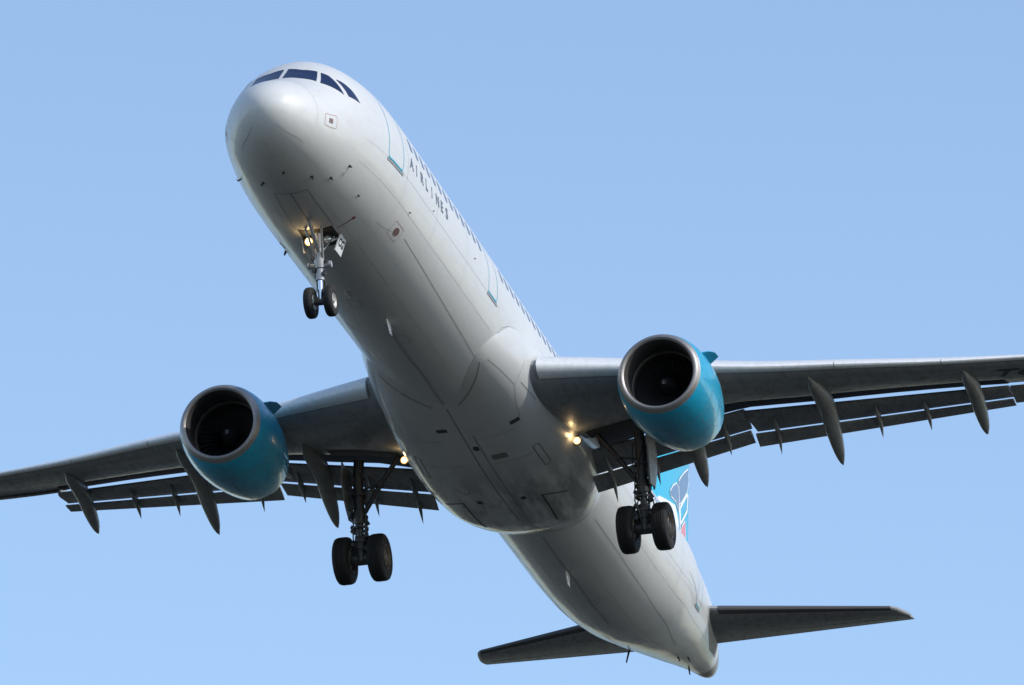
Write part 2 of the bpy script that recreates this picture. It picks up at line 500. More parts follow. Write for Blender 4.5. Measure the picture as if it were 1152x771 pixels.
# AIRLINES along the port flank
mb = MB()
for i, ch in enumerate('AIRLINES'):
    x0 = 6.08 + .462 * i + (.07 if ch == 'I' else 0)
    put_text(mb, ch, .40, lambda u, v, x0=x0: S(x0 + u * 1.12, th_at(x0 + u, .175 + v), .007), bold=.010)
part(mb, 'airline_lettering', M['letter'], fuselage, weld=False)

def blade(mb, root, down, chord, height, sweep, thick=.04, m=0):
    """streamlined blade aerial; root point, unit vector away from the skin"""
    rows = []
    for k in (0, .5, 1):
        c = chord * (1 - .45 * k)
        o = Vector(root) + Vector(down) * height * k + Vector((sweep * k, 0, 0))
        sd = Vector(down).cross(Vector((1, 0, 0))).normalized()
        rows.append([o + Vector((c * (math.cos(q) * .5), 0, 0)) + sd * thick * (1 - .4 * k) * math.sin(q) * (.5 - .25 * math.cos(q)) for q in (2 * math.pi * j / 14 for j in range(14))])
    mb.grid(rows, cv=True, m=m, caps=True)
for x, a, h, ch in ((10.6, 176, .34, .42), (28.7, 181, .36, .45), (8.6, 190, .10, .5)):
    mb = MB(); p = S(x, a, -.03); n = (S(x, a, .1) - S(x, a, 0)).normalized()
    blade(mb, p, n, ch, h, .18)
    part(mb, 'blade_antenna', M['white'], fuselage)
for x, a, h in ((37.9, 206, .36), (42.4, 186, .15), (39.7, 168, .1), (40.3, 160, .1), (7.35, 231, .12)):
    mb = MB(); p = S(x, a, -.03); n = (S(x, a, .1) - S(x, a, 0)).normalized()
    blade(mb, p, n, .16, h, .14, .05)
    part(mb, 'drain_mast', M['black'], fuselage)

# ------------------------------------------------------------------ belly fairing
fa = MB()
fx = [14 + 12.4 * i / 70 for i in range(71)]
rows = [[FR(x, 180 * j / 72) for j in range(73)] for x in fx]
# close over the top, inside the fuselage
rows = [r + [Vector((x, -_gw(x) * .75, FZ + .9)), Vector((x, _gw(x) * .75, FZ + .9))] for r, x in zip(rows, fx)]
fa.grid(rows, cv=True, m=0, caps=True)
for sg in (1, -1):
    A = lambda a: 90 + sg * (a - 90)
    ribbon(fa, FR, [(14.86, A(131)), (15.2, A(122)), (15.7, A(110)), (16.4, A(95))], .03, 1)
    ribbon(fa, FR, [(x, A(149.4)) for x in (16.8, 17.3, 17.85)], .02, 1)
    ribbon(fa, FR, [(14.98, A(139.6)), (15.8, A(142)), (16.6, A(143)), (16.55, A(156)), (16.59, A(168))], .014, 3)
    ribbon(fa, FR, [(16.6, A(143)), (17.2, A(134)), (17.9, A(128))], .014, 3)
    ribbon(fa, FR, rrect(19.36, 20.52, A(123), A(128.5), .1, 1.2), .035, 1, closed=True, sub=2)
    # main gear door joints and the sooty gap behind them
    ribbon(fa, FR, [(21.93, A(108.7)), (22.1, A(116)), (22.4, A(126))], .05, 2)
    ribbon(fa, FR, [(21.93, A(108.7)), (22.97, A(108.6)), (23.9, A(108))], .05, 2)
    ribbon(fa, FR, [(18.2, A(98)), (18.2, A(112)), (18.25, A(124))], .012, 3)
    ribbon(fa, FR, [(19.6, A(95)), (19.6, A(108)), (19.65, A(121))], .014, 3)
    ribbon(fa, FR, [(24.3, A(95)), (24.3, A(112)), (24.2, A(130))], .02, 3)
    patch(fa, FR, rrect(21.75, 21.95, A(97), A(99.6), .08, .7), 2, rings=1, sub=1)
    ribbon(fa, FR, [(20.9, A(109)), (21.15, A(106)), (21.3, A(102.5)), (21.15, A(100)), (20.9, A(99))], .03, 3)
ribbon(fa, FR, [(16.5, 90), (20, 90.2), (23.77, 90.5)], .03, 1)
ribbon(fa, FR, [(18.0, 93.6), (21, 93.8), (24.2, 93.3)], .026, 1)
patch(fa, FR, rrect(17.54, 17.70, 80.6, 86.2, .02, .4), 2, rings=1, sub=2)
patch(fa, FR, rrect(17.82, 17.98, 118.8, 127.6, .02, .4), 2, rings=1, sub=2)
patch(fa, FR, rrect(18.58, 18.80, 90.9, 93.0, .08, .8), 2, rings=1, sub=1)
patch(fa, FR, rrect(19.12, 19.38, 96.2, 105, .05, .8), 4, rings=1, sub=2)
part(fa, 'belly_fairing', [M['fairing'], M['seam'], M['vent'], M['softseam'], M['soot']], weld=False)

# ------------------------------------------------------------------ wings
_zle = pchip([1.0, 2.5, 5, 7.3, 9.2, 11.7, 13.8, 17.05], [-.86, -.745, -.55, -.385, -.16, .13, .44, .95])
def LE(y): return Vector((17.0 + .515 * (y - 2.2), y, _zle(y)))
_zlip = pchip([1.0, 2.5, 3.4, 4.7, 6.1, 8.35, 9.1, 11.8, 13.2, 17.05], [-.95, -.77, -.50, -.30, -.08, .13, .22, .46, .55, 1.0])
def LIP(y): return Vector((23.08 if y < 6.4 else 23.08 + .27 * (y - 6.4), y, _zlip(y)))
_tc = pchip([1, 2.3, 6.4, 12, 17.05], [.165, .16, .125, .112, .105])
def yt(t):
    return 5 * (.2969 * math.sqrt(max(t, 0)) - .126 * t - .3516 * t * t + .2843 * t ** 3 - .1015 * t ** 4)
def wpt(y, t, side, k=1.):
    """wing surface point: chord fraction t, side +1 upper / -1 lower"""
    a, b = LE(y), LIP(y)
    c = (b - a).length
    th = yt(t) * _tc(y) * c * (.9 if side > 0 else 1.12) * k
    return a + (b - a) * t + Vector((0, 0, side * th))
def wlow(y, x, off=0.):
    a, b = LE(y), LIP(y)
    return wpt(y, (x - a.x) / (b.x - a.x), -1) + Vector((0, 0, -off))

def flat_tc(n):
    return [(1 - math.cos(math.pi * i / n)) / 2 for i in range(n + 1)]
Y1 = 17.05
ystn = [1.2, 1.8, 2.4, 3, 3.6, 4.2, 4.8, 5.4, 6, 6.4, 7, 8, 9, 10, 11, 12, 12.86, 12.89, 13.5, 14.5, 15.5, 16.4, 17.05]
def cove(y): return .735 if y < 12.88 else .93
def wing_section(y):
    up = [wpt(y, t, 1) for t in reversed(flat_tc(18))]
    COVE = cove(y)
    lo = [wpt(y, t * COVE, -1) for t in flat_tc(16)[1:]]
    c = (LIP(y) - LE(y)).length
    a = lo[-1]
    cv = []
    for k, t in ((.25, COVE + .005), (.75, COVE + .18 * (1 - COVE)), (1, COVE + .45 * (1 - COVE)), (1, .99)):
        top = wpt(y, t, 1) + Vector((0, 0, -.035 if y < 12.88 else -.012))
        bot = wpt(y, COVE, -1)
        cv.append(Vector((top.x, y, bot.z + (top.z - bot.z) * k)))
    return up, lo, cv

def airfoil_loft(stations, m=0, n=12, caps=True):
    """stations: (LE point, TE point, thickness m, camber m) -> closed lofted aerofoil"""
    mb = MB(); rows = []
    for a, b, th, cam in stations:
        a, b = Vector(a), Vector(b)
        d = b - a
        nrm = Vector((-d.z, 0, d.x)).normalized()
        if nrm.z < 0: nrm = -nrm
        up, lo = [], []
        for t in flat_tc(n):
            q = yt(t) * th
            cb = cam * 4 * t * (1 - t)
            up.append(a + d * t + nrm * (q + cb)); lo.append(a + d * t + nrm * (-q + cb))
        rows.append(up[::-1] + lo[1:-1] + [lo[-1] + Vector((0, 0, -.006))])
    mb.grid(rows, cv=True, m=m, caps=caps)
    return mb

def canoe(y, pts, wmax, hmax, n=26, tip=.7):
    """flap track fairing: pts = spine as (x, z, width k, height k)"""
    fx = [p[0] for p in pts]
    fz = pchip(fx, [p[1] for p in pts]); fw = pchip(fx, [p[2] for p in pts]); fh = pchip(fx, [p[3] for p in pts])
    mb = MB(); rows = []
    for i in range(n + 1):
        x = fx[0] + (fx[-1] - fx[0]) * i / n
        rows.append([Vector((x, y + fw(x) * wmax * math.copysign(abs(math.cos(q)) ** .8, math.cos(q)), fz(x) + fh(x) * hmax * math.sin(q))) for q in (2 * math.pi * j / 20 for j in range(20))])
    mb.grid(rows, cv=True, caps=True)
    return mb

def lerp(a, b, t): return a + (b - a) * t
# flap geometry: lines for leading edge, slot and trailing edge at each span station
def flap_in(y):
    k = (y - 2.15) / (6.3 - 2.15)
    ble = Vector((22.50 + .05 * (y - 4), y, lerp(-1.09, -.34, k)))
    slot = Vector((23.18 + .05 * (y - 4), y, lerp(-1.49, -.62, k)))
    te = Vector((23.66 + .05 * (y - 4), y, lerp(-1.77, -.79, k)))
    return ble, slot, te
def flap_out(y):
    k = (y - 6.4) / (12.75 - 6.4)
    ble = Vector((22.9 + .27 * (y - 6.4), y, lerp(-.26, .33, k)))
    slot = Vector((23.5 + .27 * (y - 6.4), y, lerp(-.60, .27, k) - .03))
    te = Vector((23.85 + .27 * (y - 6.4), y, lerp(-.88, .17, k)))
    return ble, slot, te

for sg in (1, -1):
    def fin_(mb):
        return mb if sg > 0 else mb.mirror_y()
    w_ = MB()
    U, Lo, Cv = [], [], []
    for y in ystn:
        u, l, c_ = wing_section(y)
        U.append(u); Lo.append([u[-1]] + l); Cv.append([l[-1]] + c_ + [u[0]])
    w_.grid(U); w_.grid(Lo); w_.grid(Cv, m=1)
    for e in (0, -1):
        ring = U[e] + Lo[e][1:] + Cv[e][1:-1]
        w_.add(ring, [tuple(range(len(ring)))])
    # panel joints and access panels under the wing
    def WS(y, x, off=0.): return wlow(y, x, off)
    for y0 in (3.6, 7.2, 9.4, 11.6, 14.0):
        ribbon(w_, WS, [(y0, LE(y0).x + .35), (y0 - .3, LE(y0).x + .70 * (LIP(y0).x - LE(y0).x))], .012, 2, sub=6)
    for f0 in (.17, .66):
        ribbon(w_, WS, [(y, LE(y).x + f0 * (LIP(y).x - LE(y).x)) for y in (2.6, 4, 6, 8, 10, 12, 14, 16)], .014, 2, sub=4)
    for k in range(11):
        y0 = 4.3 + k * .95
        x0 = lerp(LE(y0).x, LIP(y0).x, .40)
        ribbon(w_, WS, [(y0 + .16 * math.cos(R(q)), x0 + .28 * math.sin(R(q))) for q in range(0, 360, 30)], .018, 2, closed=True, sub=1)
    wing = part(fin_(w_), 'wing', [M['wing'], M['cove'], M['seam']], weld=True)

    if sg < 0:
        # registration under the port wing, square to the leading edge
        tv = MB()
        d = Vector((.458, .889, 0)); dn = Vector((-.889, .458, 0))       # outboard along the edge, and towards the edge
        for ch, k in (('T', 0), ('C', .60)):
            def put(u, v, k=k):
                p = Vector((23.66, 12.66, 0)) + d * (u * 1.15 + k) + dn * v
                q = wlow(p.y, p.x, .006)
                return Vector((q.x, -q.y, q.z))
            put_text(tv, ch, .86, put, bold=.022)
        part(tv, 'registration_lettering', M['black'], wing, weld=False)

    # slats: drooped leading edge segments
    for y0, y1 in ((2.25, 5.25), (6.15, 9.17), (9.19, 11.70), (11.72, 14.2), (14.22, 16.6)):
        s_ = MB(); rows = []
        for i in range(7):
            y = lerp(y0, y1, i / 6)
            c = (LIP(y) - LE(y)).length
            ts = [.17, .12, .08, .05, .03, .015, .005]
            arc = [wpt(y, t, 1) for t in ts] + [LE(y)] + [wpt(y, t, -1) for t in (.004, .012, .022, .034, .045)]
            piv = LE(y)
            sh = Vector((-.035 - .012 * c, 0, -.02 - .004 * c))
            rot = Matrix.Rotation(R(-11), 3, 'Y')
            arc = [piv + rot @ (p - piv) + sh for p in arc]
            inn = []
            for p in reversed(arc[1:-1]):
                q = p + (piv + Vector((.12 * c, 0, -.01)) - p) * .14
                inn.append(q)
            rows.append(arc + inn)
        s_.grid(rows, cv=True, caps=True)
        part(fin_(s_), 'slat', M['slat'], wing)

    # flaps: main element and rear tab of each panel
    for fn, y0, y1 in ((flap_in, 2.15, 6.34), (flap_out, 6.31, 12.9)):
        stn, stt = [], []
        for i in range(8):
            y = lerp(y0, y1, i / 7)
            a, s0, b = fn(y)
            if i == 0 and y0 > 6:
                s0, b = fn(6.43)[1:]
            sc_ = 1 if y < 6.4 else lerp(1, .72, (y - 6.4) / 6.35)
            nose = a + Vector((-.24 * sc_, 0, -.085 * sc_))
            end_ = s0 + Vector((.12, 0, .088))
            stn.append((nose, end_, .20 * sc_, .045 * sc_))
            stt.append((s0 + Vector((-.10, 0, -.055)), b, .085 * sc_, .015))
        part(fin_(airfoil_loft(stn)), 'flap', M['flap'], wing)
        part(fin_(airfoil_loft(stt)), 'flap_tab', M['flap'], wing)

    # aileron: drooped on the port side, slightly up to starboard
    st = []
    for i in range(6):
        y = lerp(12.93, 16.5, i / 5)
        l = LIP(y)
        a = l + Vector((-.16, 0, -.085 if sg > 0 else -.15))
        b = Vector((l.x + .59, y, .77 + .10 * (y - 13.1) if sg > 0 else .22 + .12 * (y - 13.1)))
        st.append((a, b, .11, .01))
    part(fin_(airfoil_loft(st)), 'aileron', M['flap'], wing)

    # flap track fairings
    for y, xf, xt, zt, wm, hm in ((4.99, 20.5, 23.91, -1.81, .22, .29), (8.46, 20.65, 24.63, -1.33, .22, .29), (12.11, 22.6, 25.61, -.52, .19, .25)):
        xb = lerp(xf, xt, .52)
        z0 = wlow(y, xf).z
        zb = wlow(y, min(xb, lerp(LE(y).x, LIP(y).x, .70))).z - .16
        mb = canoe(y, [(xf, z0 + .05, .05, .2), (lerp(xf, xb, .3), lerp(z0, zb, .32), .62, .6), (lerp(xf, xb, .7), lerp(z0, zb, .78), .95, .92), (xb, zb - .06, 1, 1),
                       (lerp(xb, xt, .4), lerp(zb, zt, .40) - .02, .92, .88), (lerp(xb, xt, .75), lerp(zb, zt, .75), .66, .64), (lerp(xb, xt, .93), lerp(zb, zt, .94), .27, .30), (xt, zt, .03, .04)], wm, hm)
        part(fin_(mb), 'flap_track_fairing', M['canoe'], wing)
    for y, xt, zt in ((2.63, 23.74, -2.03), (3.8, 23.66, -1.72), (5.75, 23.50, -1.17), (7.0, 23.9, -1.13), (9.54, 24.63, -.69), (10.75, 25.04, -.47)):
        a, s0, b = (flap_in if y < 6.35 else flap_out)(y)
        x0 = s0.x - .62
        mb = canoe(y, [(x0, lerp(a.z, s0.z, .30) - .10, .1, .2), (lerp(x0, xt, .3), lerp(a.z, s0.z, .72) - .12, .85, .8), (lerp(x0, xt, .6), s0.z - .12, 1, 1), (lerp(x0, xt, .85), lerp(s0.z, zt, .62), .6, .7), (xt, zt, .05, .06)], .06, .13, n=14)
        part(fin_(mb), 'flap_hinge_fairing', M['canoe'], wing)

    # landing lamp under the wing root
    lp = MB()
    o = Vector((20.78, 2.31, -1.40))
    fw = Vector((-.985, 0, -.165)).normalized()
    lp.lathe(o - fw * .16, fw, [(0, .03), (.04, .09), (.12, .108), (.15, .112), (.16, .102)], 24, 0)
    lp.lathe(o - fw * .012, fw, [(0, .102), (.012, .084), (.028, .045), (.032, .0)], 24, mlist=[2, 1, 1])
    lp.tube([o - fw * .1, o - fw * .1 + Vector((.1, 0, .34))], .035, 8, 0)
    lamp = part(fin_(lp), 'landing_lamp', [M['darksteel'], M['lamp'], M['lampring']], wing)
    pl = bpy.data.lights.new('landing_lamp_glow', 'POINT')
    pl.energy = 2.0; pl.color = (1, .68, .32); pl.shadow_soft_size = .06
    po = bpy.data.objects.new('landing_lamp_glow', pl); col.objects.link(po)
    po.parent = lamp
    po.location = (o.x - .30, sg * (o.y), o.z - .02)
    # wheel bay opening beside the lamp
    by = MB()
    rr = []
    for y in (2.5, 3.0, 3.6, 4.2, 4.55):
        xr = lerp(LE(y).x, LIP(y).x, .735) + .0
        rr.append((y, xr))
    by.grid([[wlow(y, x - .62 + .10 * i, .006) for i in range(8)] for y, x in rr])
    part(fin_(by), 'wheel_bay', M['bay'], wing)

    # ---------------------------------------------------------------- engine
    ex, ey, ez = 15.62, 5.755, -1.93
    n_ = MB()
    outer = [(0, .955), (.010, .985), (.035, 1.014), (.075, 1.042), (.125, 1.069)]
    n_.lathe((ex, ey, ez), (1, 0, 0), [(.125, 1.069), (.20, 1.10), (.30, 1.132), (.6, 1.185), (1.0, 1.215), (1.5, 1.21), (2.0, 1.165), (2.5, 1.085), (2.9, 1.0), (3.15, .935), (3.15, .90), (2.6, .93)], 64)
    def NS(x, a, off=0.):
        pr = [(.125, 1.069), (.30, 1.132), (.6, 1.185), (1.0, 1.215), (1.5, 1.21), (2.0, 1.165), (2.5, 1.085), (2.9, 1.0), (3.15, .935)]
        r = next((lerp(r0_, r1_, (x - x0_) / (x1_ - x0_)) for (x0_, r0_), (x1_, r1_) in zip(pr, pr[1:]) if x <= x1_), .935) + off
        return Vector((ex + x, ey + r * math.sin(R(a)), ez + r * math.cos(R(a))))
    for x0 in (.95, 1.95):
        ribbon(n_, NS, [(x0, q) for q in range(0, 361, 10)], .014, 1, sub=2, off=.003)
    ribbon(n_, NS, [(.95, 180), (3.1, 180)], .016, 1, sub=20, off=.004)
    for q in (128, 232):
        ribbon(n_, NS, rrect(1.15, 1.65, q - 10, q + 10, .08, 3), .010, 1, closed=True, sub=2, off=.004)
    engine = part(fin_(n_), 'engine', [M['cyan'], M['seam']], weld=False)
    lip = MB()
    lip.lathe((ex, ey, ez), (1, 0, 0), [(.127, 1.071)] + outer[::-1] + [(.010, .925), (.045, .897)], 64)
    part(fin_(lip), 'inlet_lip', M['lip'], engine)
    du = MB()
    du.lathe((ex, ey, ez), (1, 0, 0), [(.045, .897), (.16, .865), (.30, .855), (.6, .862), (.78, .866), (.78, .856), (.90, .856), (.90, .868), (1.02, .872), (1.6, .865)], 64, mlist=[0, 0, 0, 0, 1, 1, 1, 0, 0])
    part(fin_(du), 'inlet_duct', [M['duct'], M['ductring']], engine)
    fb = MB()
    for k in range(36):
        rows = []
        a0 = 2 * math.pi * k / 36
        for r in (.24, .40, .58, .74, .862):
            tw = lerp(R(25), R(62), (r - .24) / .62)
            ch = .17
            row = []
            for s_, tk in ((-1, 0), (-.4, .006), (.4, .006), (1, 0)):
                u = s_ * ch / 2
                row.append(Vector((ex + 1.12 + u * math.cos(tw), ey + r * math.cos(a0 + u * math.sin(tw) / r), ez + r * math.sin(a0 + u * math.sin(tw) / r))))
            rows.append(row)
        fb.grid(rows)
    fb.lathe((ex + 1.3, ey, ez), (1, 0, 0), [(0, .87), (.01, .3), (.01, 0)], 48)
    part(fin_(fb), 'fan', M['fan'], engine, weld=False)
    sp = MB()
    sp.lathe((ex, ey, ez), (1, 0, 0), [(.62, .0), (.625, .03), (.68, .09), (.8, .16), (.95, .225), (1.08, .25), (1.12, .25)], 32)
    # small spiral mark on the spinner
    Lp, Rp = [], []
    for i in range(14):
        t = i / 13; a = 5.0 * t
        for lst, dr in ((Lp, .012), (Rp, -.012)):
            r = .022 + .038 * t + dr * .8
            lst.append(Vector((ex + .612 + .9 * r * .62, ey + r * math.cos(a), ez + r * math.sin(a))))
    sp.grid([Lp, Rp], m=1)
    part(fin_(sp), 'spinner', [M['spinner'], M['spiral']], engine, weld=False)
    co = MB()
    co.lathe((ex, ey, ez), (1, 0, 0), [(2.5, .70), (3.1, .66), (3.7, .56), (4.15, .45), (4.15, .41), (3.8, .40)], 40)
    part(fin_(co), 'core_cowl', M['core'], engine)
    plug = MB()
    plug.lathe((ex, ey, ez), (1, 0, 0), [(3.7, .30), (4.1, .27), (4.5, .15), (4.75, .02), (4.76, 0)], 24)
    part(fin_(plug), 'exhaust_plug', M['core'], engine)
    for ss in (1, -1):
        st_ = MB()
        a = R(52) * ss
        rad = Vector((0, math.sin(a), math.cos(a)))
        tang = Vector((0, math.cos(a), -math.sin(a)))
        c0 = Vector((ex, ey, ez))
        prof = [(.75, 1.16), (1.02, 1.36), (1.30, 1.48), (1.62, 1.50), (1.66, 1.16)]
        A_ = [c0 + Vector((x, 0, 0)) + rad * r + tang * .014 for x, r in prof]
        B_ = [c0 + Vector((x, 0, 0)) + rad * r - tang * .014 for x, r in prof]
        st_.grid([A_, B_], cv=True)
        st_.add(A_, [tuple(range(5))]); st_.add(B_, [tuple(range(5))])
        part(fin_(st_), 'strake', M['cyan'], engine)
    # pylon
    py = MB(); rows = []
    for x, zb, zt, wd in ((16.3, ez + 1.12, ez + 1.22, .03), (17.0, ez + 1.10, ez + 1.42, .13), (18.0, ez + .95, -.42, .19), (19.0, ez + .70, -.40, .20), (20.2, ez + .55, -.70, .18), (21.2, ez + .72, -.80, .12), (22.2, -1.0, -.72, .03)):
        rows.append([Vector((x, ey + wd * math.copysign(abs(math.cos(q)) ** .6, math.cos(q)), (zb + zt) / 2 + (zt - zb) / 2 * math.copysign(abs(math.sin(q)) ** .6, math.sin(q)))) for q in (2 * math.pi * j / 16 for j in range(16))])
    py.grid(rows, cv=True, caps=True)
    part(fin_(py), 'pylon', M['wing'])

    # ---------------------------------------------------------------- tailplane
    def hle(y): return Vector((38.6 + .606 * (y - 1), y, .58 + .1125 * (y - .8)))
    def hte(y): return Vector((42.45 + .18 * (y - 1), y, .98 + .087 * (y - 1)))
    st = []
    for y in (.2, 1, 2, 3, 4, 5, 5.95, 6.05, 6.15, 6.22):
        a, b = hle(y), hte(y)
        if y > 5.95:
            q = (y - 5.95) / .27
            a = a + (b - a) * (.50 * q * q)
        c = (b - a).length
        st.append((a, b, .105 * c, -.004 * c))
    ht = part(fin_(airfoil_loft(st, n=16)), 'tailplane', M['flap'])
    # hinge line of the elevator, seen on the lower face
    hj = MB()
    def HS(y, t, off=0.):
        a, b = hle(y), hte(y); c = (b - a).length
        return a + (b - a) * t + Vector((0, 0, -yt(t) * .105 * c- off - .004))
    ribbon(hj, HS, [(.9, .69), (5.9, .66)], .035, 0, sub=16, off=.006)
    part(fin_(hj), 'elevator_joint', M['bay'], ht)
    # unpainted leading edge strip
    ed = MB(); rows = []
    for y in (1.6, 2.5, 3.5, 4.5, 5.92):
        a, b = hle(y), hte(y); c = (b - a).length
        row = []
        for t, s_ in ((.05, 1), (.02, 1), (.005, 1), (0, 1), (.006, -1), (.025, -1), (.06, -1)):
            th = (yt(t) * .105 * c + .006) * s_
            row.append(a + (b - a) * t + Vector((-.006 if t < .01 else 0, 0, th)))
        rows.append(row)
    ed.grid(rows)
    part(fin_(ed), 'leading_edge_strip', M['cove'], ht)

    # ---------------------------------------------------------------- main gear
    gy, gz, gx = 3.795, -3.545, 21.97
    mg = MB()
    mg.tube([(21.55, gy - .05, -.95), (21.62, gy, -1.5), (21.72, gy, -2.2), (21.78, gy, -2.55)], [.14, .135, .13, .13], 18)
    mg.tube([(21.70, gy, -2.30), (21.78, gy, -2.62)], .165, 18)
    main = part(fin_(mg), 'main_gear', M['darksteel'])
    mg = MB()
    mg.tube([(21.79, gy, -2.95), (21.86, gy, -3.05), (21.95, gy, -3.62)], [.14, .16, .15], 16)
    mg.tube([(gx, gy - .62, gz), (gx, gy + .62, gz)], .085, 14)
    mg.tube([(gx, gy - .26, gz), (gx, gy + .26, gz)], .16, 16)
    part(fin_(mg), 'axle', M['darksteel'], main)
    ol = MB(); ol.tube([(21.77, gy, -2.5), (21.83, gy, -3.02)], .095, 16)
    part(fin_(ol), 'oleo_piston', M['darksteel'], main)
    tl = MB()
    for z0, z1, x0, x1, xm in ((-2.55, -2.95, 21.78, 21.80, 22.22), (-3.45, -2.95, 21.93, 21.80, 22.22)):
        for s_ in (-1, 1):
            tl.tube([(x0 + .1, gy + s_ * .13, z0), (xm, gy + s_ * .035, -3.0)], [.042, .032], 8)
    tl.tube([(22.22, gy - .08, -3.0), (22.22, gy + .08, -3.0)], .05, 10)
    part(fin_(tl), 'torque_link', M['darksteel'], main)
    sb = MB()
    sb.tube([(21.80, gy - .1, -2.38), (21.62, 3.18, -1.66), (21.48, 2.62, -.95)], [.06, .07, .065], 12)
    sb.tube([(21.66, gy - .05, -1.75), (21.62, 3.2, -1.66)], .03, 8)
    sb.lathe((21.62, 3.18, -1.66), (1, 0, 0), [(-.10, .08), (.10, .08)], 12, caps=True)
    part(fin_(sb), 'side_stay', M['darksteel'], main)
    ho = MB()
    rnd = random.Random(5)
    for k in range(5):
        a = 1.2 * k + .4
        pts = []
        for i in range(9):
            t = i / 8
            pts.append((lerp(21.58, 21.95, t) + .21 * math.cos(a + .5 * math.sin(5 * t)) + rnd.uniform(-.03, .03), gy + .21 * math.sin(a + .6 * math.sin(4 * t)) + rnd.uniform(-.03, .03), lerp(-1.35, -3.4, t)))
        ho.tube(pts, .019, 7)
    for z, s_ in ((-2.38, 1), (-2.62, -1), (-2.82, 1), (-3.0, -1), (-3.2, 1), (-3.34, -1), (-2.1, -1), (-2.72, 1)):
        ho.box((21.80 + .02 * s_, gy + s_ * .19, z), (.16, .11, .09), rot=Matrix.Rotation(.5 * s_, 3, 'X'))
    for z in (-1.9, -2.45, -2.75, -3.12, -3.3):
        ho.lathe((21.66 + (-1.5 - z) * .14, gy, z), (0, 0, 1), [(-.03, .17), (-.03, .215), (.03, .215), (.03, .17)], 18)
    part(fin_(ho), 'hydraulic_line', M['darksteel'], main)
    dr = MB(); rows = []
    for z, x0, x1, yo in ((-1.15, 21.05, 22.0, .34), (-1.6, 21.10, 22.05, .37), (-2.0, 21.22, 22.08, .36), (-2.35, 21.42, 22.05, .33), (-2.5, 21.55, 22.0, .31)):
        rows.append([Vector((x0, gy + yo - .05, z)), Vector((lerp(x0, x1, .5), gy + yo, z)), Vector((x1, gy + yo - .05, z)), Vector((x1, gy + yo - .09, z)), Vector((lerp(x0, x1, .5), gy + yo - .05, z)), Vector((x0, gy + yo - .09, z))])
    dr.grid(rows, cv=True, caps=True)
    dr.tube([(21.66, gy + .1, -1.7), (21.7, gy + .33, -1.7)], .03, 8); dr.tube([(21.74, gy + .1, -2.2), (21.76, gy + .31, -2.2)], .03, 8)
    part(fin_(dr), 'gear_door', M['canoe'], main)
    for s_ in (-1, 1):
        cy = gy + s_ * .465
        ty = MB()
        prof = [(-.20, .34), (-.222, .40), (-.228, .48), (-.218, .565), (-.19, .608), (-.14, .628)]
        for gv in (-.085, -.028, .028, .085):
            prof += [(gv - .010, .635), (gv - .008, .620), (gv + .008, .620), (gv + .010, .635)]
        prof += [(.14, .628), (.19, .608), (.218, .565), (.228, .48), (.222, .40), (.20, .34)]
        ty.lathe((gx, cy, gz), (0, 1, 0), [(q * .92, r * .985) for q, r in prof], 48)
        part(fin_(ty), 'tyre', M['rubber'], main)
        rm = MB()
        for q in (-1, 1):
            rm.lathe((gx, cy, gz), (0, q, 0), [(.20, .342), (.215, .33), (.19, .30), (.13, .26), (.12, .14), (.17, .12), (.185, .10), (.19, 0)], 32)
        for k in range(8):
            a = math.pi / 4 * k
            for q in (-1, 1):
                rm.lathe((gx + .2 * math.cos(a), cy, gz + .2 * math.sin(a)), (0, q, 0), [(.10, .035), (.135, .035), (.137, 0)], 10)
        part(fin_(rm), 'wheel_rim', M['brownrim'], main)

# ------------------------------------------------------------------ fin
fn_ = MB(); rows = []
def fle(z): return 35.9 + (z - 2.0) * .86
def fte(z): return 42.0 + (z - 2.0) * .138
for z in (1.7, 2.3, 3, 4, 5, 6, 7, 7.6, 7.95, 8.05):
    a, b = fle(z), fte(z)
    if z > 7.6: a += (z - 7.6) * 1.2
    c = b - a
    pts = [(a + c * t, yt(t) * .10 * c) for t in flat_tc(16)]
    rows.append([Vector((x, q, z)) for x, q in reversed(pts)] + [Vector((x, -q, z)) for x, q in pts[1:]])
fn_.grid(rows, cv=True, caps=True)
# dorsal fillet
rows = []
for x, zt, wd in ((33.6, 2.1, .02), (34.6, 2.45, .08), (35.6, 2.95, .13), (36.6, 3.3, .16)):
    rows.append([Vector((x, wd, 1.9)), Vector((x, wd * .8, (1.9 + zt) / 2)), Vector((x, 0, zt)), Vector((x, -wd * .8, (1.9 + zt) / 2)), Vector((x, -wd, 1.9))])
fn_.grid(rows, caps=True)
fin = part(fn_, 'tail_fin', [M['cyanfin']])
def FP(sg):
    def f(x, z, off=0.):
        a, b = fle(z), fte(z); c = b - a
        t = max(0, min(1, (x - a) / c))
        return Vector((x, sg * (yt(t) * .10 * c + off), z))
    return f
F1 = [(40.72, 4.59), (40.66, 5.24), (40.96, 5.46), (41.55, 5.83), (42.34, 6.25), (42.37, 5.9), (42.09, 5.5), (41.23, 4.91)]
F2 = [(39.39, 4.46), (39.79, 4.77), (40.27, 5.03), (40.58, 5.01), (40.62, 4.82), (40.54, 4.30), (40.14, 4.45), (39.48, 4.36)]
F3 = [(40.78, 4.02), (40.79, 4.5), (41.4, 4.93), (41.98, 5.33), (42.25, 5.45), (42.04, 4.89), (41.1, 4.22)]
CO = [(40.91, 3.82), (41.08, 4.05), (41.62, 4.39), (41.68, 4.03), (41.47, 3.75), (41.18, 3.65)]
WH = [(37.2, 3.10), (38.1, 3.85), (39.0, 4.05), (40.03, 4.28), (40.45, 4.0), (40.7, 3.3), (40.9, 2.4), (39, 2.3), (37.2, 2.3)]
